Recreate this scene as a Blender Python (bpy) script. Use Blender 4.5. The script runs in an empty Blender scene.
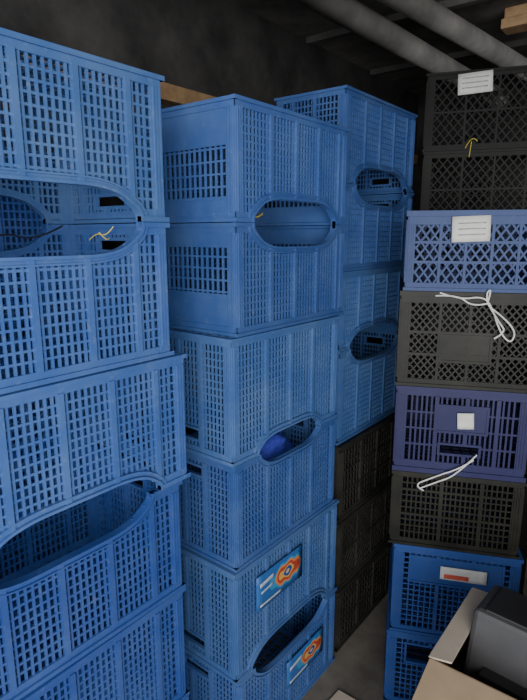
import bpy, bmesh, math, random
from mathutils import Vector, Matrix, noise
random.seed(7)
R = math.radians
CH = 1.65   # eye height
SC = bpy.context.scene

# ------------------------------------------------------------ materials
def new_mat(name):
    m = bpy.data.materials.new(name); m.use_nodes = True
    nt = m.node_tree
    return m, nt, nt.nodes['Principled BSDF']

def plastic(name, col, dust, rough=0.35, amt=0.55, var=.10, spec=.5):
    m, nt, b = new_mat(name)
    L = nt.links.new
    tc = nt.nodes.new('ShaderNodeTexCoord')
    oi = nt.nodes.new('ShaderNodeObjectInfo')
    va = nt.nodes.new('ShaderNodeVectorMath'); va.operation = 'SCALE'; va.inputs[0].default_value = (9, 7, 5)
    L(oi.outputs['Random'], va.inputs['Scale'])
    vb = nt.nodes.new('ShaderNodeVectorMath'); vb.operation = 'ADD'
    L(tc.outputs['Object'], vb.inputs[0]); L(va.outputs['Vector'], vb.inputs[1])
    n = nt.nodes.new('ShaderNodeTexNoise'); n.inputs['Scale'].default_value = 7; n.inputs['Detail'].default_value = 9; n.inputs['Roughness'].default_value = .65
    n2 = nt.nodes.new('ShaderNodeTexNoise'); n2.inputs['Scale'].default_value = 60; n2.inputs['Detail'].default_value = 3
    r = nt.nodes.new('ShaderNodeValToRGB')
    r.color_ramp.elements[0].position = .40; r.color_ramp.elements[0].color = (0, 0, 0, 1)
    r.color_ramp.elements[1].position = .75; r.color_ramp.elements[1].color = (amt, amt, amt, 1)
    mx = nt.nodes.new('ShaderNodeMix'); mx.data_type = 'RGBA'
    mx.inputs['A'].default_value = (*col, 1); mx.inputs['B'].default_value = (*dust, 1)
    r2 = nt.nodes.new('ShaderNodeValToRGB')
    r2.color_ramp.elements[0].position = .62; r2.color_ramp.elements[0].color = (0, 0, 0, 1)
    r2.color_ramp.elements[1].position = .82; r2.color_ramp.elements[1].color = (.45, .45, .45, 1)
    mx2 = nt.nodes.new('ShaderNodeMix'); mx2.data_type = 'RGBA'
    g = sum(dust)/3; mx2.inputs['B'].default_value = (dust[0]*.5+g*.6, dust[1]*.5+g*.6, dust[2]*.5+g*.6, 1)
    hs = nt.nodes.new('ShaderNodeHueSaturation')
    mr = nt.nodes.new('ShaderNodeMapRange'); mr.inputs['To Min'].default_value = 1-var; mr.inputs['To Max'].default_value = 1+var
    L(vb.outputs['Vector'], n.inputs['Vector']); L(vb.outputs['Vector'], n2.inputs['Vector'])
    L(n.outputs['Fac'], r.inputs['Fac']); L(n2.outputs['Fac'], r2.inputs['Fac'])
    L(r.outputs['Color'], mx.inputs['Factor']); L(mx.outputs['Result'], mx2.inputs['A']); L(r2.outputs['Color'], mx2.inputs['Factor'])
    L(mx2.outputs['Result'], hs.inputs['Color'])
    L(oi.outputs['Random'], mr.inputs['Value']); L(mr.outputs['Result'], hs.inputs['Value'])
    L(hs.outputs['Color'], b.inputs['Base Color'])
    b.inputs['Roughness'].default_value = rough
    b.inputs['Specular IOR Level'].default_value = spec
    return m

def mottled(name, c1, c2, scale=4, rough=.8, bump=.2, metallic=0):
    m, nt, b = new_mat(name)
    tc = nt.nodes.new('ShaderNodeTexCoord')
    n = nt.nodes.new('ShaderNodeTexNoise'); n.inputs['Scale'].default_value = scale; n.inputs['Detail'].default_value = 9
    n.inputs['Roughness'].default_value = .65
    r = nt.nodes.new('ShaderNodeValToRGB')
    r.color_ramp.elements[0].position = .35; r.color_ramp.elements[0].color = (*c1, 1)
    r.color_ramp.elements[1].position = .72; r.color_ramp.elements[1].color = (*c2, 1)
    bp = nt.nodes.new('ShaderNodeBump'); bp.inputs['Strength'].default_value = bump; bp.inputs['Distance'].default_value = .01
    L = nt.links.new
    L(tc.outputs['Object'], n.inputs['Vector']); L(n.outputs['Fac'], r.inputs['Fac'])
    L(r.outputs['Color'], b.inputs['Base Color']); L(n.outputs['Fac'], bp.inputs['Height'])
    L(bp.outputs['Normal'], b.inputs['Normal'])
    b.inputs['Roughness'].default_value = rough; b.inputs['Metallic'].default_value = metallic
    return m

M_BLUE = plastic('crate_blue', (.040, .100, .300), (.11, .19, .39))
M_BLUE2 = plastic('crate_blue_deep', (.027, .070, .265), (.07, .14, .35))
M_BLUE3 = plastic('crate_blue_pale', (.052, .124, .325), (.14, .23, .41))
M_NAVY = plastic('crate_navy', (.016, .017, .066), (.029, .032, .09), spec=.25, rough=.5)
M_MID = plastic('crate_mid_blue', (.020, .045, .145), (.045, .08, .20), spec=.25, rough=.5)
M_DBL = plastic('crate_right_blue', (.026, .064, .23), (.06, .11, .29), spec=.3)
M_BLACK = plastic('crate_black', (.006, .0058, .0055), (.018, .017, .015), .5, .6, spec=.15)
M_BLACKW = plastic('crate_black_worn', (.012, .012, .0098), (.036, .035, .028), .5, .7, spec=.2)
M_BLACKC = plastic('crate_black_dusty', (.022, .0215, .019), (.065, .062, .053), .5, .7, spec=.3)
M_DARKC = mottled('ceiling_sheet', (.030, .029, .028), (.17, .162, .15), 3.2, .75, .35)
M_WALL = mottled('wall_dark', (.016, .0155, .0155), (.075, .072, .069), 3, .9, .2)
M_FLOOR = mottled('floor_concrete', (.10, .09, .075), (.22, .20, .165), 6, .9, .3)
M_PIPE = mottled('pipe_paint', (.12, .117, .11), (.28, .27, .255), 5, .6, .1)
M_RIB = mottled('ceiling_rib', (.03, .029, .027), (.09, .086, .082), 5, .7, .15)
M_WOOD = mottled('raw_wood', (.22, .13, .06), (.42, .28, .15), 12, .8, .2)
M_CARD = mottled('cardboard', (.28, .20, .125), (.36, .27, .175), 8, .85, .08)
M_CARDL = mottled('cardboard_pale', (.42, .36, .28), (.54, .47, .38), 7, .85, .06)
M_PAPER = mottled('label_paper', (.50, .50, .48), (.66, .66, .64), 14, .8, .05)
M_STR = mottled('string_white', (.5, .5, .48), (.7, .7, .68), 30, .9, .1)
M_YEL = mottled('tie_yellow', (.45, .38, .05), (.6, .5, .1), 20, .7, .05)
M_CABLE = mottled('cable_black', (.01, .01, .012), (.03, .03, .035), 20, .4, .02)
M_PRN = mottled('device_dark', (.036, .036, .038), (.055, .055, .057), 8, .5, .02)
M_PRN2 = mottled('device_panel', (.012, .012, .013), (.02, .02, .02), 8, .4, .02)
M_BAG = mottled('bag_violet', (.03, .04, .36), (.07, .09, .5), 14, .45, .3)
M_RED = mottled('print_red', (.5, .06, .04), (.6, .12, .06), 20, .6, 0)
M_INK = mottled('ink', (.16, .16, .18), (.40, .40, .42), 60, .8, 0)
M_WPR = mottled('print_white', (.34, .40, .48), (.46, .52, .60), 30, .6, 0)

def sticker_mat(name):
    m, nt, b = new_mat(name)
    L = nt.links.new
    tc = nt.nodes.new('ShaderNodeTexCoord')
    mp = nt.nodes.new('ShaderNodeMapping'); mp.inputs['Location'].default_value = (-.66, -.52, 0)
    g = nt.nodes.new('ShaderNodeTexGradient'); g.gradient_type = 'SPHERICAL'
    sc = nt.nodes.new('ShaderNodeVectorMath'); sc.operation = 'MULTIPLY'; sc.inputs[1].default_value = (2.4, 2.5, 0)
    w = nt.nodes.new('ShaderNodeTexWave'); w.inputs['Scale'].default_value = 1.6; w.inputs['Distortion'].default_value = 4
    r = nt.nodes.new('ShaderNodeValToRGB'); cr = r.color_ramp; cr.interpolation = 'CONSTANT'
    cr.elements[0].position = 0; cr.elements[0].color = (.025, .11, .34, 1)
    cr.elements[1].position = .18; cr.elements[1].color = (.04, .24, .45, 1)
    for p, c in ((.34, (.60, .20, .06, 1)), (.50, (.42, .05, .03, 1)), (.66, (.60, .36, .08, 1)), (.78, (.03, .07, .26, 1)), (1.0, (.5, .4, .3, 1))):
        e = cr.elements.new(p); e.color = c
    L(tc.outputs['UV'], mp.inputs['Vector']); L(mp.outputs['Vector'], sc.inputs[0]); L(sc.outputs['Vector'], g.inputs['Vector'])
    ad = nt.nodes.new('ShaderNodeMath'); ad.operation = 'MULTIPLY_ADD'; ad.inputs[1].default_value = .15
    L(tc.outputs['UV'], w.inputs['Vector'])
    L(w.outputs['Fac'], ad.inputs[0]); L(g.outputs['Fac'], ad.inputs[2])
    L(ad.outputs[0], r.inputs['Fac']); L(r.outputs['Color'], b.inputs['Base Color'])
    b.inputs['Roughness'].default_value = .5
    return m
M_STK = sticker_mat('sticker_print')

# ------------------------------------------------------------ mesh helpers
class MB:
    def __init__(s): s.v = []; s.f = []
    def hexa(s, P):
        i = len(s.v); s.v += [tuple(p) for p in P]
        for q in ((0,3,2,1),(4,5,6,7),(0,1,5,4),(1,2,6,5),(2,3,7,6),(3,0,4,7)):
            s.f.append(tuple(i+k for k in q))
    def box(s, a, b):
        x0,y0,z0 = a; x1,y1,z1 = b
        s.hexa([(x0,y0,z0),(x1,y0,z0),(x1,y1,z0),(x0,y1,z0),(x0,y0,z1),(x1,y0,z1),(x1,y1,z1),(x0,y1,z1)])
    def obj(s, name, mat, bevel=0, xf=None):
        if xf: s.v = [xf(p) for p in s.v]
        me = bpy.data.meshes.new(name); me.from_pydata(s.v, [], s.f); me.update()
        bm = bmesh.new(); bm.from_mesh(me); bmesh.ops.recalc_face_normals(bm, faces=bm.faces); bm.to_mesh(me); bm.free()
        me.materials.append(mat)
        o = bpy.data.objects.new(name, me); SC.collection.objects.link(o)
        if bevel:
            md = o.modifiers.new('bevel', 'BEVEL'); md.width = bevel; md.segments = 2
        return o

def split(a, b, cuts):
    segs = [(a, b)]
    for c0, c1 in cuts:
        n = []
        for s0, s1 in segs:
            if c1 <= s0 or c0 >= s1: n.append((s0, s1)); continue
            if c0 > s0: n.append((s0, c0))
            if c1 < s1: n.append((c1, s1))
        segs = n
    return [s for s in segs if s[1]-s[0] > .002]

def side(mb, org, du, out, Ls, H, st, e=0.0):
    """one crate wall. org: outer bottom corner, du: along, out: outward normal; e: tiny offset so walls never share a plane"""
    org = Vector(org); du = Vector(du); out = Vector(out)
    def P(s, z, o): return org + du*s + out*o + Vector((0, 0, z))
    def quad(p, o0, o1):
        mb.hexa([P(*q, o0) for q in p] + [P(*q, o1) for q in p])
    def rect(s0, s1, z0, z1, o0=-.005, o1=0.0): quad([(s0,z0),(s1,z0),(s1,z1),(s0,z1)], o0, o1)
    post = st.get('post', .028); rt = st.get('rim', .026); rb = st.get('base', .024)
    dip = st.get('dip', 0); a = st.get('dipw', .36)*Ls; c = Ls/2
    regs = st.get('regs', [])
    regs = [(r[0]*Ls, r[1]*Ls, r[2]*H, r[3]*H, r[4]) for r in regs]
    for s0, s1 in ((e, post), (Ls-post, Ls-e)):
        rect(s0, s1, .003+e, H-.003-e, -.0047-e, .0036)
        for k in (.22, .5, .8):
            m = s0 + (s1-s0)*k; rect(m-.0018, m+.0018, rb, H-rt, .003, .007)
    lo = -.0085+e*2; hi = Ls+.0085-e*2
    rect(lo, hi, e, rb*.4, -.0042-e, .0085-e); rect(e*2, Ls-e*2, rb*.35, rb, -.0042-e, .0026)
    # half profile of the grip cut-out (x from centre, depth below the rim), rounded by corner cutting
    prof = [(a, 0), (a, dip*.30), (a*.70, dip), (0, dip)]
    for _ in range(3):
        n = [prof[0]]
        for p, q in zip(prof, prof[1:]):
            n += [(p[0]*.75+q[0]*.25, p[1]*.75+q[1]*.25), (p[0]*.25+q[0]*.75, p[1]*.25+q[1]*.75)]
        prof = n + [prof[-1]]
    def D(s):
        x = abs(s-c)
        if not dip or x >= a: return 0
        for p, q in zip(prof, prof[1:]):
            if q[0] <= x <= p[0]:
                t = (p[0]-x)/(p[0]-q[0]) if p[0]-q[0] > 1e-6 else 1
                return p[1]+(q[1]-p[1])*t
        return dip
    def X(d):
        for p, q in zip(prof, prof[1:]):
            if p[1] <= d <= q[1]:
                t = (d-p[1])/(q[1]-p[1]) if q[1]-p[1] > 1e-6 else 0
                return p[0]+(q[0]-p[0])*t
        return 0
    tops = [(0, Ls)] if not dip else [(0, c-a), (c+a, Ls)]
    for s0, s1 in tops:
        rect(lo if s0 == 0 else s0, hi if s1 == Ls else s1, H-rt*.4, H-e, -.0042-e, .0085-e)
        rect(s0+e*2, s1-e*2, H-rt, H-rt*.35, -.0042-e, .0026)
    if dip:
        pts = [(c-x, H-d) for x, d in prof] + [(c+x, H-d) for x, d in prof[::-1][1:]]
        N = len(pts)-1
        def nrm(j):
            pa = pts[max(j-1,0)]; pb = pts[min(j+1,N)]
            dx, dz = pb[0]-pa[0], pb[1]-pa[1]; l = math.hypot(dx, dz) or 1
            return (-dz/l, dx/l)
        for i in range(N):
            p, q = pts[i], pts[i+1]; n0, n1 = nrm(i), nrm(i+1)
            for t0, t1, o0, o1 in ((0, .006, -.010, .0105), (.006, .014, -.006, .0028), (.014, .0175, -.005, .0075)):
                quad([(p[0]-n0[0]*t1, p[1]-n0[1]*t1), (q[0]-n1[0]*t1, q[1]-n1[1]*t1), (q[0]-n1[0]*t0, q[1]-n1[1]*t0), (p[0]-n0[0]*t0, p[1]-n0[1]*t0)], o0, o1)
    s0, s1, z0, z1 = post, Ls-post, rb, H-rt
    bw = st.get('bw', .0050)
    if st['pat'] == 'grid':
        ps = st.get('ps', .0148); pz = st.get('pz', .0200)
        ns = max(2, round((s1-s0)/ps)); nz = max(2, round((z1-z0)/pz))
        major = st.get('major', 6)
        for i in range(1, ns):
            s = s0 + (s1-s0)*i/ns
            w = bw*.5; ex = .0
            if major and i % major == 0: w = .0062; ex = .006
            cuts = [(r[2], r[3]) for r in regs if r[0] < s < r[1]]
            for q0, q1 in split(z0-.002, min(z1+.002, H-D(s)-.004) if dip and D(s) > rt else z1+.002, cuts):
                rect(s-w, s+w, q0, q1, -.0049, ex)
        for j in range(1, nz):
            z = z0 + (z1-z0)*j/nz
            cuts = [(r[0], r[1]) for r in regs if r[2] < z < r[3]]
            if dip and z > H-dip:
                x = X(H-z); cuts.append((c-x, c+x))
            mj = st.get('zmajor') and j % st['zmajor'] == 0
            for q0, q1 in split(s0-.002, s1+.002, cuts):
                rect(q0, q1, z-bw*(.8 if mj else .5), z+bw*(.8 if mj else .5), -.0044, .0033 if mj else -.0007)
    elif st['pat'] == 'diamond':
        pd = st.get('ps', .03); sl = st.get('slope', 1.1)
        for sg in (1, -1):
            k = s0 - (z1-z0)/sl if sg > 0 else s0
            end = s1 if sg > 0 else s1 + (z1-z0)/sl
            while k < end:
                sa, sb = k, k + sg*(z1-z0)/sl
                def at(s): return z0 + (s-k)*sl*sg
                A = (sa, z0); B = (sb, z1)
                if A[0] < s0: A = (s0, at(s0))
                if A[0] > s1: A = (s1, at(s1))
                if B[0] < s0: B = (s0, at(s0))
                if B[0] > s1: B = (s1, at(s1))
                if abs(A[0]-B[0]) > .003:
                    w = bw*.68
                    quad([(A[0]-w,A[1]),(A[0]+w,A[1]),(B[0]+w,B[1]),(B[0]-w,B[1])], -.005, -.001 if sg > 0 else -.002)
                k += pd
        for fr in st.get('hz', (.5,)):
            z = z0+(z1-z0)*fr; rect(s0, s1, z-.004, z+.004, -.0043, .002)
        for fr in st.get('vt', (.25, .5, .75)):
            s = s0+(s1-s0)*fr; rect(s-.004, s+.004, z0, z1, -.0041, .0024)
    for r in regs:
        if r[4] == 'plate': rect(r[0], r[1], r[2], r[3], -.0053, .001)
        if r[4] in ('plate', 'hole'):
            for q in ((r[0]-.004, r[1]+.004, r[2]-.004, r[2]+.004), (r[0]-.004, r[1]+.004, r[3]-.004, r[3]+.004)): rect(*q, -.006, .0042)
            for q in ((r[0]-.0037, r[0]+.004, r[2], r[3]), (r[1]-.004, r[1]+.0037, r[2], r[3])): rect(*q, -.0058, .0045)

def crate(name, mat, corner, ang, L, W, z0, z1, lng, end, inv=False):
    """corner = nearest front-left corner in plan; ang = direction of the front face"""
    H = z1 - z0 - .0015
    mb = MB(); L2, W2 = L/2, W/2; i = .009
    side(mb, (-L2+i, -W2+i, 0), (1,0,0), (0,-1,0), L-2*i, H, lng)
    side(mb, (-L2+i, W2-i, 0), (1,0,0), (0,1,0), L-2*i, H, lng)
    side(mb, (-L2+i, -W2+i, 0), (0,1,0), (-1,0,0), W-2*i, H, end, .0004)
    side(mb, (L2-i, -W2+i, 0), (0,1,0), (1,0,0), W-2*i, H, end, .0004)
    nx, ny = int(L/.032), int(W/.032)
    for k in range(1, nx):
        x = -L2+i+(L-2*i)*k/nx; mb.box((x-.004,-W2+i,.001),(x+.004,W2-i,.006))
    for k in range(1, ny):
        y = -W2+i+(W-2*i)*k/ny; mb.box((-L2+i,y-.004,.002),(L2-i,y+.004,.007))
    xf = (lambda p: (p[0], p[1], H-p[2])) if inv else None
    o = mb.obj(name, mat, xf=xf)
    ca, sa = math.cos(ang), math.sin(ang)
    o.location = (corner[0]+L2*ca-W2*sa, corner[1]+L2*sa+W2*ca, z0)
    o.rotation_euler = (0, 0, ang)
    o['H'] = H; o['L'] = L; o['W'] = W
    return o

def front(o, fs, fz, off=.003):
    return Vector((-o['L']/2 + fs*o['L'], -o['W']/2 + .009 - off, fz*o['H']))

def patch(parent, name, mat, fs0, fs1, fz0, fz1, tilt=0, off=.012, wav=.002, nx=8):
    a = front(parent, fs0, fz0, off); b = front(parent, fs1, fz1, off)
    c = (a+b)/2; w = b.x-a.x; h = b.z-a.z
    bm = bmesh.new(); uvl = bm.loops.layers.uv.new('UVMap'); g = []
    ny = 4
    for j in range(ny+1):
        row = []
        for k in range(nx+1):
            x = (k/nx-.5)*w; z = (j/ny-.5)*h
            row.append(bm.verts.new((x*math.cos(tilt)-z*math.sin(tilt), -abs(math.sin(k*.9+j*.6))*wav, x*math.sin(tilt)+z*math.cos(tilt))))
        g.append(row)
    for j in range(ny):
        for k in range(nx):
            f = bm.faces.new((g[j][k], g[j][k+1], g[j+1][k+1], g[j+1][k])); f.smooth = True
            for lp, (u, v) in zip(f.loops, ((k,j),(k+1,j),(k+1,j+1),(k,j+1))): lp[uvl].uv = (u/nx, v/ny)
    me = bpy.data.meshes.new(name); bm.to_mesh(me); bm.free(); me.materials.append(mat)
    o = bpy.data.objects.new(name, me); SC.collection.objects.link(o)
    md = o.modifiers.new('thick', 'SOLIDIFY'); md.thickness = .0008
    o.parent = parent; o.location = c
    return o

def string(parent, name, pts, mat, r=.0022):
    cu = bpy.data.curves.new(name, 'CURVE'); cu.dimensions = '3D'; cu.bevel_depth = r; cu.bevel_resolution = 2
    for pl in pts:
        sp = cu.splines.new('NURBS'); sp.points.add(len(pl)-1); sp.use_endpoint_u = True; sp.order_u = 3
        for q, p in zip(sp.points, pl):
            l = front(parent, p[0], p[1], p[2]); q.co = (*l, 1)
    cu.materials.append(mat)
    o = bpy.data.objects.new(name, cu); SC.collection.objects.link(o); o.parent = parent
    return o

# ------------------------------------------------------------ crate styles
DIP = dict(pat='grid', dip=.064, dipw=.38, major=8)
DIPM = dict(pat='grid', dip=.056, dipw=.35, major=8)
DIPN = dict(pat='grid', dip=.045, dipw=.30, major=8)
GEND = dict(pat='grid', major=6, regs=[(.34,.66,.78,.88,'hole')])
SEND = dict(pat='grid', ps=.019, pz=.03, major=0, regs=[(.02,.98,.07,.36,'plate'), (.07,.93,.80,.93,'plate')])
PLAIN = dict(pat='grid', major=5)

Y90 = math.pi/2
def rowcrate(mat, X, Y, z0, z1, inv, end=GEND, lng=DIP, W=.38, L=.6, da=0, name='blue_plastic_crate'):
    return crate(name, mat, (X, Y), Y90+R(da), L, W, CH+z0, CH+z1, lng, end, inv)

# Stack A (left, nearest)
A = [(.325,.028,1,.235,0,M_BLUE3,-.913,DIP), (.028,-.271,0,.238,.3,M_BLUE,-.913,DIP), (-.271,-.582,1,.268,0,M_BLUE,-.905,DIPM),
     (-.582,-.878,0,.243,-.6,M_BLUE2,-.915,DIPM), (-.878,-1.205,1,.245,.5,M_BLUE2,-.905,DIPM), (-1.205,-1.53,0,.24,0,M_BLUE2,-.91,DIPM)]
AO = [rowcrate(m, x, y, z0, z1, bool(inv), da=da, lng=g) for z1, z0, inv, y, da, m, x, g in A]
# stack behind stack A, added to brighten what shows through its mesh
for k in range(6):
    rowcrate(M_BLUE2 if k % 2 else M_BLUE, -1.315, .25+.01*(k%3), -1.65+.305*k, -1.65+.305*(k+1), bool(k % 2), W=.36)
# Stack B
B = [(.335,.033,1,1.061,0,M_BLUE,-.917,SEND,.565,DIP), (.033,-.265,0,1.061,0,M_BLUE,-.917,SEND,.565,DIP),
     (-.265,-.623,1,1.035,-.8,M_BLUE3,-.915,GEND,.55,DIPN), (-.623,-.952,0,1.045,-.3,M_BLUE,-.915,GEND,.55,DIPN),
     (-.952,-1.324,1,1.035,-.5,M_BLUE3,-.912,GEND,.58,DIP), (-1.324,-1.65,0,1.05,0,M_BLUE,-.912,GEND,.58,DIP)]
BO = [rowcrate(m, x, y, z0, z1, bool(inv), end=e, da=da, L=l, lng=g) for z1, z0, inv, y, da, m, x, e, l, g in B]
# Stack C
C = [(.485,.176,1,M_BLUE), (.176,-.127,0,M_BLUE), (-.127,-.417,1,M_BLUE3), (-.417,-.780,0,M_BLUE3)]
for k, (z1, z0, inv, m) in enumerate(C): rowcrate(m, -.965, 1.68+.01*(k%2), z0, z1, bool(inv), W=.30, L=.59)
BK = dict(pat='grid', ps=.024, pz=.03, major=6, zmajor=3)
BD = dict(pat='diamond', ps=.03)
for k, (z1, z0) in enumerate([(-.780,-1.09), (-1.09,-1.38), (-1.38,-1.65)]):
    rowcrate(M_BLACKC, -.945+.01*k, 1.68-.01*k, z0, z1, False, end=BK, lng=BK if k != 1 else BD, W=.36, name='black_plastic_crate')

# Stack D (right)
DA = R(24); DC = (-.685, 1.559)
def dcr(name, mat, z1, z0, lng, end=PLAIN, dx=0, inv=False, da=0, L=.405):
    return crate(name, mat, (DC[0]+dx*math.cos(DA), DC[1]+dx*math.sin(DA)), DA+R(da), L, .53, CH+z0, CH+z1, lng, end, inv)
D1 = dcr('blue_plastic_crate', M_MID, .072, -.165, dict(pat='diamond', ps=.026, slope=1.4, rim=.04, post=.02, bw=.005, hz=(.36,.70), vt=(.2,.4,.6,.8)), dx=.004, L=.42)
D2 = dcr('black_plastic_crate', M_BLACKW, -.165, -.464, dict(pat='diamond', ps=.021, slope=1.2, bw=.0045, rim=.035, hz=(.33,.62), vt=(.25,.5,.75), regs=[(.30,.66,.28,.55,'plate')]), dx=-.004, L=.42)
D3 = dcr('navy_plastic_crate', M_NAVY, -.464, -.752, dict(pat='grid', ps=.015, pz=.055, bw=.006, rim=.03, base=.04, major=6,
     regs=[(.30,.70,.50,.80,'plate'), (.34,.66,.24,.36,'hole')]))
D4 = dcr('black_plastic_crate', M_BLACKW, -.752, -1.015, dict(pat='grid', ps=.015, pz=.022, bw=.005, rim=.02, major=8, zmajor=4), L=.41)
D5 = dcr('blue_plastic_crate', M_DBL, -1.015, -1.35, dict(pat='grid', ps=.018, pz=.02, rim=.03, major=6, regs=[(.12,.88,.60,.88,'plate')]), dx=.02)
D6 = dcr('blue_plastic_crate', M_DBL, -1.35, -1.65, dict(pat='grid', ps=.018, pz=.02, rim=.03, major=6, regs=[(.15,.85,.6,.85,'hole')]), dx=.012)

# Stack E (black, back right)
EA = R(20); EC = (-.925, 2.32)
EO = []
zs = [.65,.344,.034,-.266,-.566,-.866,-1.166,-1.41,-1.65]
for k in range(len(zs)-1):
    EO.append(crate('black_plastic_crate', M_BLACK, (EC[0]+.004*(k%2)-.03, EC[1]-.01), EA, .57, .38, CH+zs[k+1], CH+zs[k],
              dict(pat='diamond', ps=.034, slope=1.2, post=.03), PLAIN))

# ------------------------------------------------------------ labels, stickers, strings (children of their crates)
def inklines(parent, fs0, fs1, zs_, off):
    for z in zs_: patch(parent, 'label_text_line', M_INK, fs0, fs1, z, z+.014, R(2), off, 0)
patch(EO[0], 'paper_label', M_PAPER, .22, .45, .70, .96, R(3), .02, .0)
inklines(EO[0], .25, .42, (.77, .83, .89), .0215)
patch(D1, 'paper_label', M_PAPER, .31, .56, .62, .93, R(2), .014, .0)
inklines(D1, .35, .53, (.70, .77, .84), .0155)
patch(D3, 'small_sticker', M_PAPER, .47, .59, .56, .74, R(4), .012, .001)
patch(D5, 'brand_sticker', M_PAPER, .38, .74, .68, .82, R(0), .010, .0005)
patch(D5, 'brand_sticker_print', M_RED, .41, .60, .70, .745, R(0), .0125, .0005)
patch(BO[4], 'printed_sticker', M_STK, .16, .58, .52, .84, 0, .012, .0005)
patch(BO[4], 'sticker_lettering', M_WPR, .19, .31, .735, .77, R(6), .0135, 0)
patch(BO[4], 'sticker_lettering', M_WPR, .20, .30, .67, .69, R(6), .0135, 0)
patch(BO[4], 'sticker_lettering', M_WPR, .19, .38, .545, .565, 0, .0135, 0)
patch(BO[5], 'printed_sticker', M_STK, .42, .82, .36, .68, 0, .012, .0005)
patch(BO[5], 'sticker_lettering', M_WPR, .45, .58, .56, .60, R(6), .0135, 0)
patch(BO[5], 'sticker_lettering', M_WPR, .45, .65, .39, .415, 0, .0135, 0)
string(D2, 'string', [[(.28,.99,.01),(.42,.93,.02),(.55,.97,.025),(.62,.9,.02),(.70,.6,.02),(.78,.5,.022),(.80,.68,.02),(.62,.86,.02)],
                      [(.60,.9,.02),(.68,.72,.025),(.74,.62,.02),(.66,.55,.02)],
                      [(.60,.92,.02),(.62,1.05,.02),(.58,1.0,.022),(.6,.9,.02)],
                      [(.25,.96,.012),(.40,.98,.02),(.50,.86,.02),(.60,.90,.02)]], M_STR, .0026)
string(D4, 'string', [[(.22,.88,.012),(.36,1.02,.02),(.50,1.12,.02),(.60,1.25,.02)],
                      [(.22,.80,.012),(.34,.92,.02),(.48,1.03,.02),(.62,1.32,.02)],
                      [(.22,.88,.012),(.18,.84,.02),(.25,.78,.012)]], M_STR, .0026)
string(BO[0], 'yellow_tie', [[(.36,.12,-.10),(.40,.02,-.12),(.44,.10,-.10)], [(.40,.05,-.10),(.52,.12,-.15)]], M_YEL, .002)
string(AO[1], 'yellow_tie', [[(.72,.88,-.05),(.76,.93,-.06),(.79,.90,-.05),(.82,.97,-.05)], [(.76,.93,-.05),(.78,.86,-.04),(.80,.89,-.05)]], M_YEL, .0012)
string(AO[1], 'black_cable', [[(.38,.78,-.2),(.50,.95,-.16),(.66,.86,-.2),(.8,.98,-.22)]], M_CABLE, .002)
string(EO[0], 'yellow_tie', [[(.30,.02,.012),(.34,.20,.02),(.38,.1,.015)], [(.34,.1,.015),(.33,-.1,.02)]], M_YEL, .0018)

def lump(parent, name, mat, loc, sc, seed):
    bm = bmesh.new(); bmesh.ops.create_icosphere(bm, subdivisions=4, radius=1)
    for v in bm.verts:
        n = noise.noise(v.co*2.3+Vector((seed,0,0)))*.35 + noise.noise(v.co*6+Vector((seed,3,0)))*.12
        v.co = v.co*(1+n)
    for f in bm.faces: f.smooth = True
    me = bpy.data.meshes.new(name); bm.to_mesh(me); bm.free(); me.materials.append(mat)
    o = bpy.data.objects.new(name, me); SC.collection.objects.link(o); o.parent = parent; o.location = loc; o.scale = sc
    return o
lump(BO[3], 'bag_contents', M_BAG, (0, -.02, .225), (.17, .11, .10), 2)

# ------------------------------------------------------------ pallet under stack A
mb = MB()
for k in range(5): mb.box((-1.30+.088*k, .2, .10), (-1.30+.088*k+.072, .88, .118))
for y in (.2, .50, .80): mb.box((-1.30, y, .0), (-.877, y+.08, .10))
mb.obj('wooden_pallet', M_WOOD, .003)

# ------------------------------------------------------------ room
def slab(name, a, b, mat):
    mb = MB(); mb.box(a, b); return mb.obj(name, mat)
ZC = CH + .98
slab('floor', (-1.7, -1.6, -.05), (1.7, 4.0, 0), M_FLOOR)
slab('ceiling', (-1.7, -1.6, ZC), (1.7, 4.0, ZC+.05), M_DARKC)
slab('wall_left', (-1.75, -1.6, 0), (-1.7, 4.0, ZC), M_WALL)
slab('wall_back', (-1.75, 4.0, 0), (1.75, 4.05, ZC), M_WALL)
slab('wall_right', (1.7, -1.6, 0), (1.75, 4.0, ZC), M_WALL)
slab('trim_1', (-1.70, .9, CH+.50), (-1.64, 3.9, CH+.56), M_WOOD)
for k, y in enumerate((.2, .95, 1.7, 2.5, 3.2)):
    slab('trim_%d' % (k+2), (-1.68, y, ZC-.03), (1.68, y+.035, ZC), M_RIB)

def tube(name, a, b, r, mat):
    a = Vector(a); b = Vector(b); d = b-a; L = d.length
    bm = bmesh.new()
    prof = [(0, r*.9), (0, r)]
    for c in (.42, .93): prof += [(c*L-.02, r), (c*L-.02, r*1.12), (c*L+.02, r*1.12), (c*L+.02, r)]
    prof += [(L, r), (L, r*.9)]
    rings = []
    for z, rr in prof: rings.append([bm.verts.new((rr*math.cos(2*math.pi*k/28), rr*math.sin(2*math.pi*k/28), z)) for k in range(28)])
    for p, q in zip(rings, rings[1:]):
        for k in range(28): 
            f = bm.faces.new((p[k], p[(k+1)%28], q[(k+1)%28], q[k])); f.smooth = True
    bm.faces.new(rings[0][::-1]); bm.faces.new(rings[-1])
    bmesh.ops.recalc_face_normals(bm, faces=bm.faces)
    me = bpy.data.meshes.new(name); bm.to_mesh(me); bm.free(); me.materials.append(mat)
    o = bpy.data.objects.new(name, me); SC.collection.objects.link(o)
    o.location = a; o.rotation_mode = 'QUATERNION'; o.rotation_quaternion = d.to_track_quat('Z', 'Y')
    return o
def dirpipe(name, p, q, r, mat):
    """straight pipe through p and q, run on towards the doorway and to the back wall"""
    p = Vector(p); q = Vector(q); d = (q-p)/(q.y-p.y)
    return tube(name, p+d*(-1.2-p.y), p+d*(3.98-p.y), r, mat)
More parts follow.
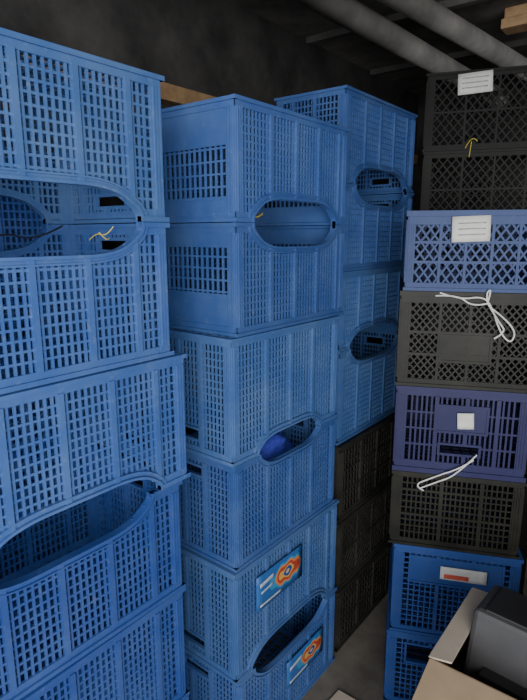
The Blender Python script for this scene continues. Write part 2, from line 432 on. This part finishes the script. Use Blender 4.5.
dirpipe('ceiling_pipe', (-.97, 2.06, CH+.86), (-.855, 3.04, CH+.86), .045, M_PIPE)
dirpipe('ceiling_pipe', (-1.118, 1.78, CH+.80), (-1.07, 2.75, CH+.80), .048, M_PIPE)
mb = MB(); mb.box((-.79, 2.70, CH+.885), (1.2, 2.80, CH+.925)); mb.box((-.79, 2.74, CH+.925), (1.2, 2.76, ZC))
mb.obj('wooden_ceiling_beam', M_WOOD, .003)

# ------------------------------------------------------------ cardboard boxes + dark device
def flap(sd, X0, X1, Y0, Y1, z1, ln, an):
    c, s = math.cos(an)*ln, math.sin(an)*ln
    if sd == 'L': q = [(X0,Y0+.004,z1),(X0,Y1-.004,z1),(X0-c,Y1-.01,z1+s),(X0-c,Y0+.01,z1+s)]
    if sd == 'F': q = [(X0+.004,Y0,z1),(X1-.004,Y0,z1),(X1-.01,Y0-c,z1+s),(X0+.01,Y0-c,z1+s)]
    if sd == 'B': q = [(X0+.004,Y1,z1),(X1-.004,Y1,z1),(X1-.01,Y1+c,z1+s),(X0+.01,Y1+c,z1+s)]
    return [(x,y,z-.002) for x,y,z in q]+[(x,y,z+.002) for x,y,z in q]
def cbox(name, X0, X1, Y0, Y1, z0, z1, flaps, mat=M_CARD, pale=()):
    mb = MB(); t = .005
    mb.box((X0,Y0,z0),(X1,Y1,z0+t))
    mb.box((X0,Y0,z0),(X0+t,Y1,z1)); mb.box((X1-t,Y0,z0),(X1,Y1,z1))
    mb.box((X0,Y0,z0),(X1,Y0+t,z1)); mb.box((X0,Y1-t,z0),(X1,Y1,z1))
    for sd, ln, an in flaps: mb.hexa(flap(sd, X0, X1, Y0, Y1, z1, ln, an))
    o = mb.obj(name, mat)
    for sd, ln, an in pale:
        m2 = MB(); m2.hexa(flap(sd, X0, X1, Y0, Y1, z1, ln, an)); p = m2.obj('flap', M_CARDL); p.parent = o
    return o
cbox('cardboard_box', -.36, .14, .98, 1.40, 0, .36, [])
cbox('cardboard_box', -.35, .13, 1.045, 1.36, .366, .725, [('F', .13, R(-12)), ('B', .06, R(-50))], M_CARD, [('L', .05, R(172))])

mb = MB()
W2, D2_, H2 = .16, .11, .38
mb.hexa([(-W2,-D2_,0),(W2,-D2_,0),(W2,D2_,0),(-W2,D2_,0),(-W2*.96,-D2_*.35,H2),(W2*.96,-D2_*.35,H2),(W2,D2_,H2*.97),(-W2,D2_,H2*.97)])
dev = mb.obj('desktop_printer', M_PRN, .012)
mb = MB(); mb.box((-.13,-.03,H2-.004),(.13,.085,H2+.004)); c = mb.obj('lid', M_PRN2, .003); c.parent = dev
mb = MB(); mb.box((-.11,-.092,.25),(.11,-.05,.262)); c = mb.obj('paper_slot', M_PRN2); c.parent = dev
mb = MB(); mb.box((.04,-.075,.30),(.12,-.04,.33)); c = mb.obj('control_panel', M_PRN2, .002); c.parent = dev
dev.location = (-.14, 1.20, .42); dev.rotation_euler = (0, 0, R(-5))
mb = MB(); mb.box((-.335, 1.06, .372), (.11, 1.345, .419)); mb.obj('packing_foam', M_CARDL, .01)

mb = MB(); mb.hexa([(-.84,1.22,.001),(-.58,1.22,.001),(-.70,1.50,.001),(-.82,1.50,.001),(-.84,1.22,.012),(-.58,1.22,.012),(-.70,1.50,.012),(-.82,1.50,.012)])
mb.obj('cardboard_sheet', M_CARDL)

# ------------------------------------------------------------ camera and light
cam = bpy.data.cameras.new('camera'); co = bpy.data.objects.new('camera', cam); SC.collection.objects.link(co)
cam.lens = 27.8; cam.sensor_width = 36; cam.clip_start = .02
co.location = (0, 0, CH); co.rotation_euler = (R(90-12), 0, R(38)); SC.camera = co

def area(name, loc, tgt, size, e, col):
    l = bpy.data.lights.new(name, 'AREA'); l.energy = e; l.size = size; l.color = col
    o = bpy.data.objects.new(name, l); SC.collection.objects.link(o); o.location = loc
    o.rotation_euler = (Vector(tgt)-Vector(loc)).to_track_quat('-Z', 'Y').to_euler()
area('doorway_light', (1.0, -1.0, 1.6), (-.9, 1.4, 1.1), 1.5, 98, (1.0, .99, .97))
w = bpy.data.worlds.new('world'); SC.world = w; w.use_nodes = True
w.node_tree.nodes['Background'].inputs[0].default_value = (.92, .94, 1, 1)
w.node_tree.nodes['Background'].inputs[1].default_value = 2.3
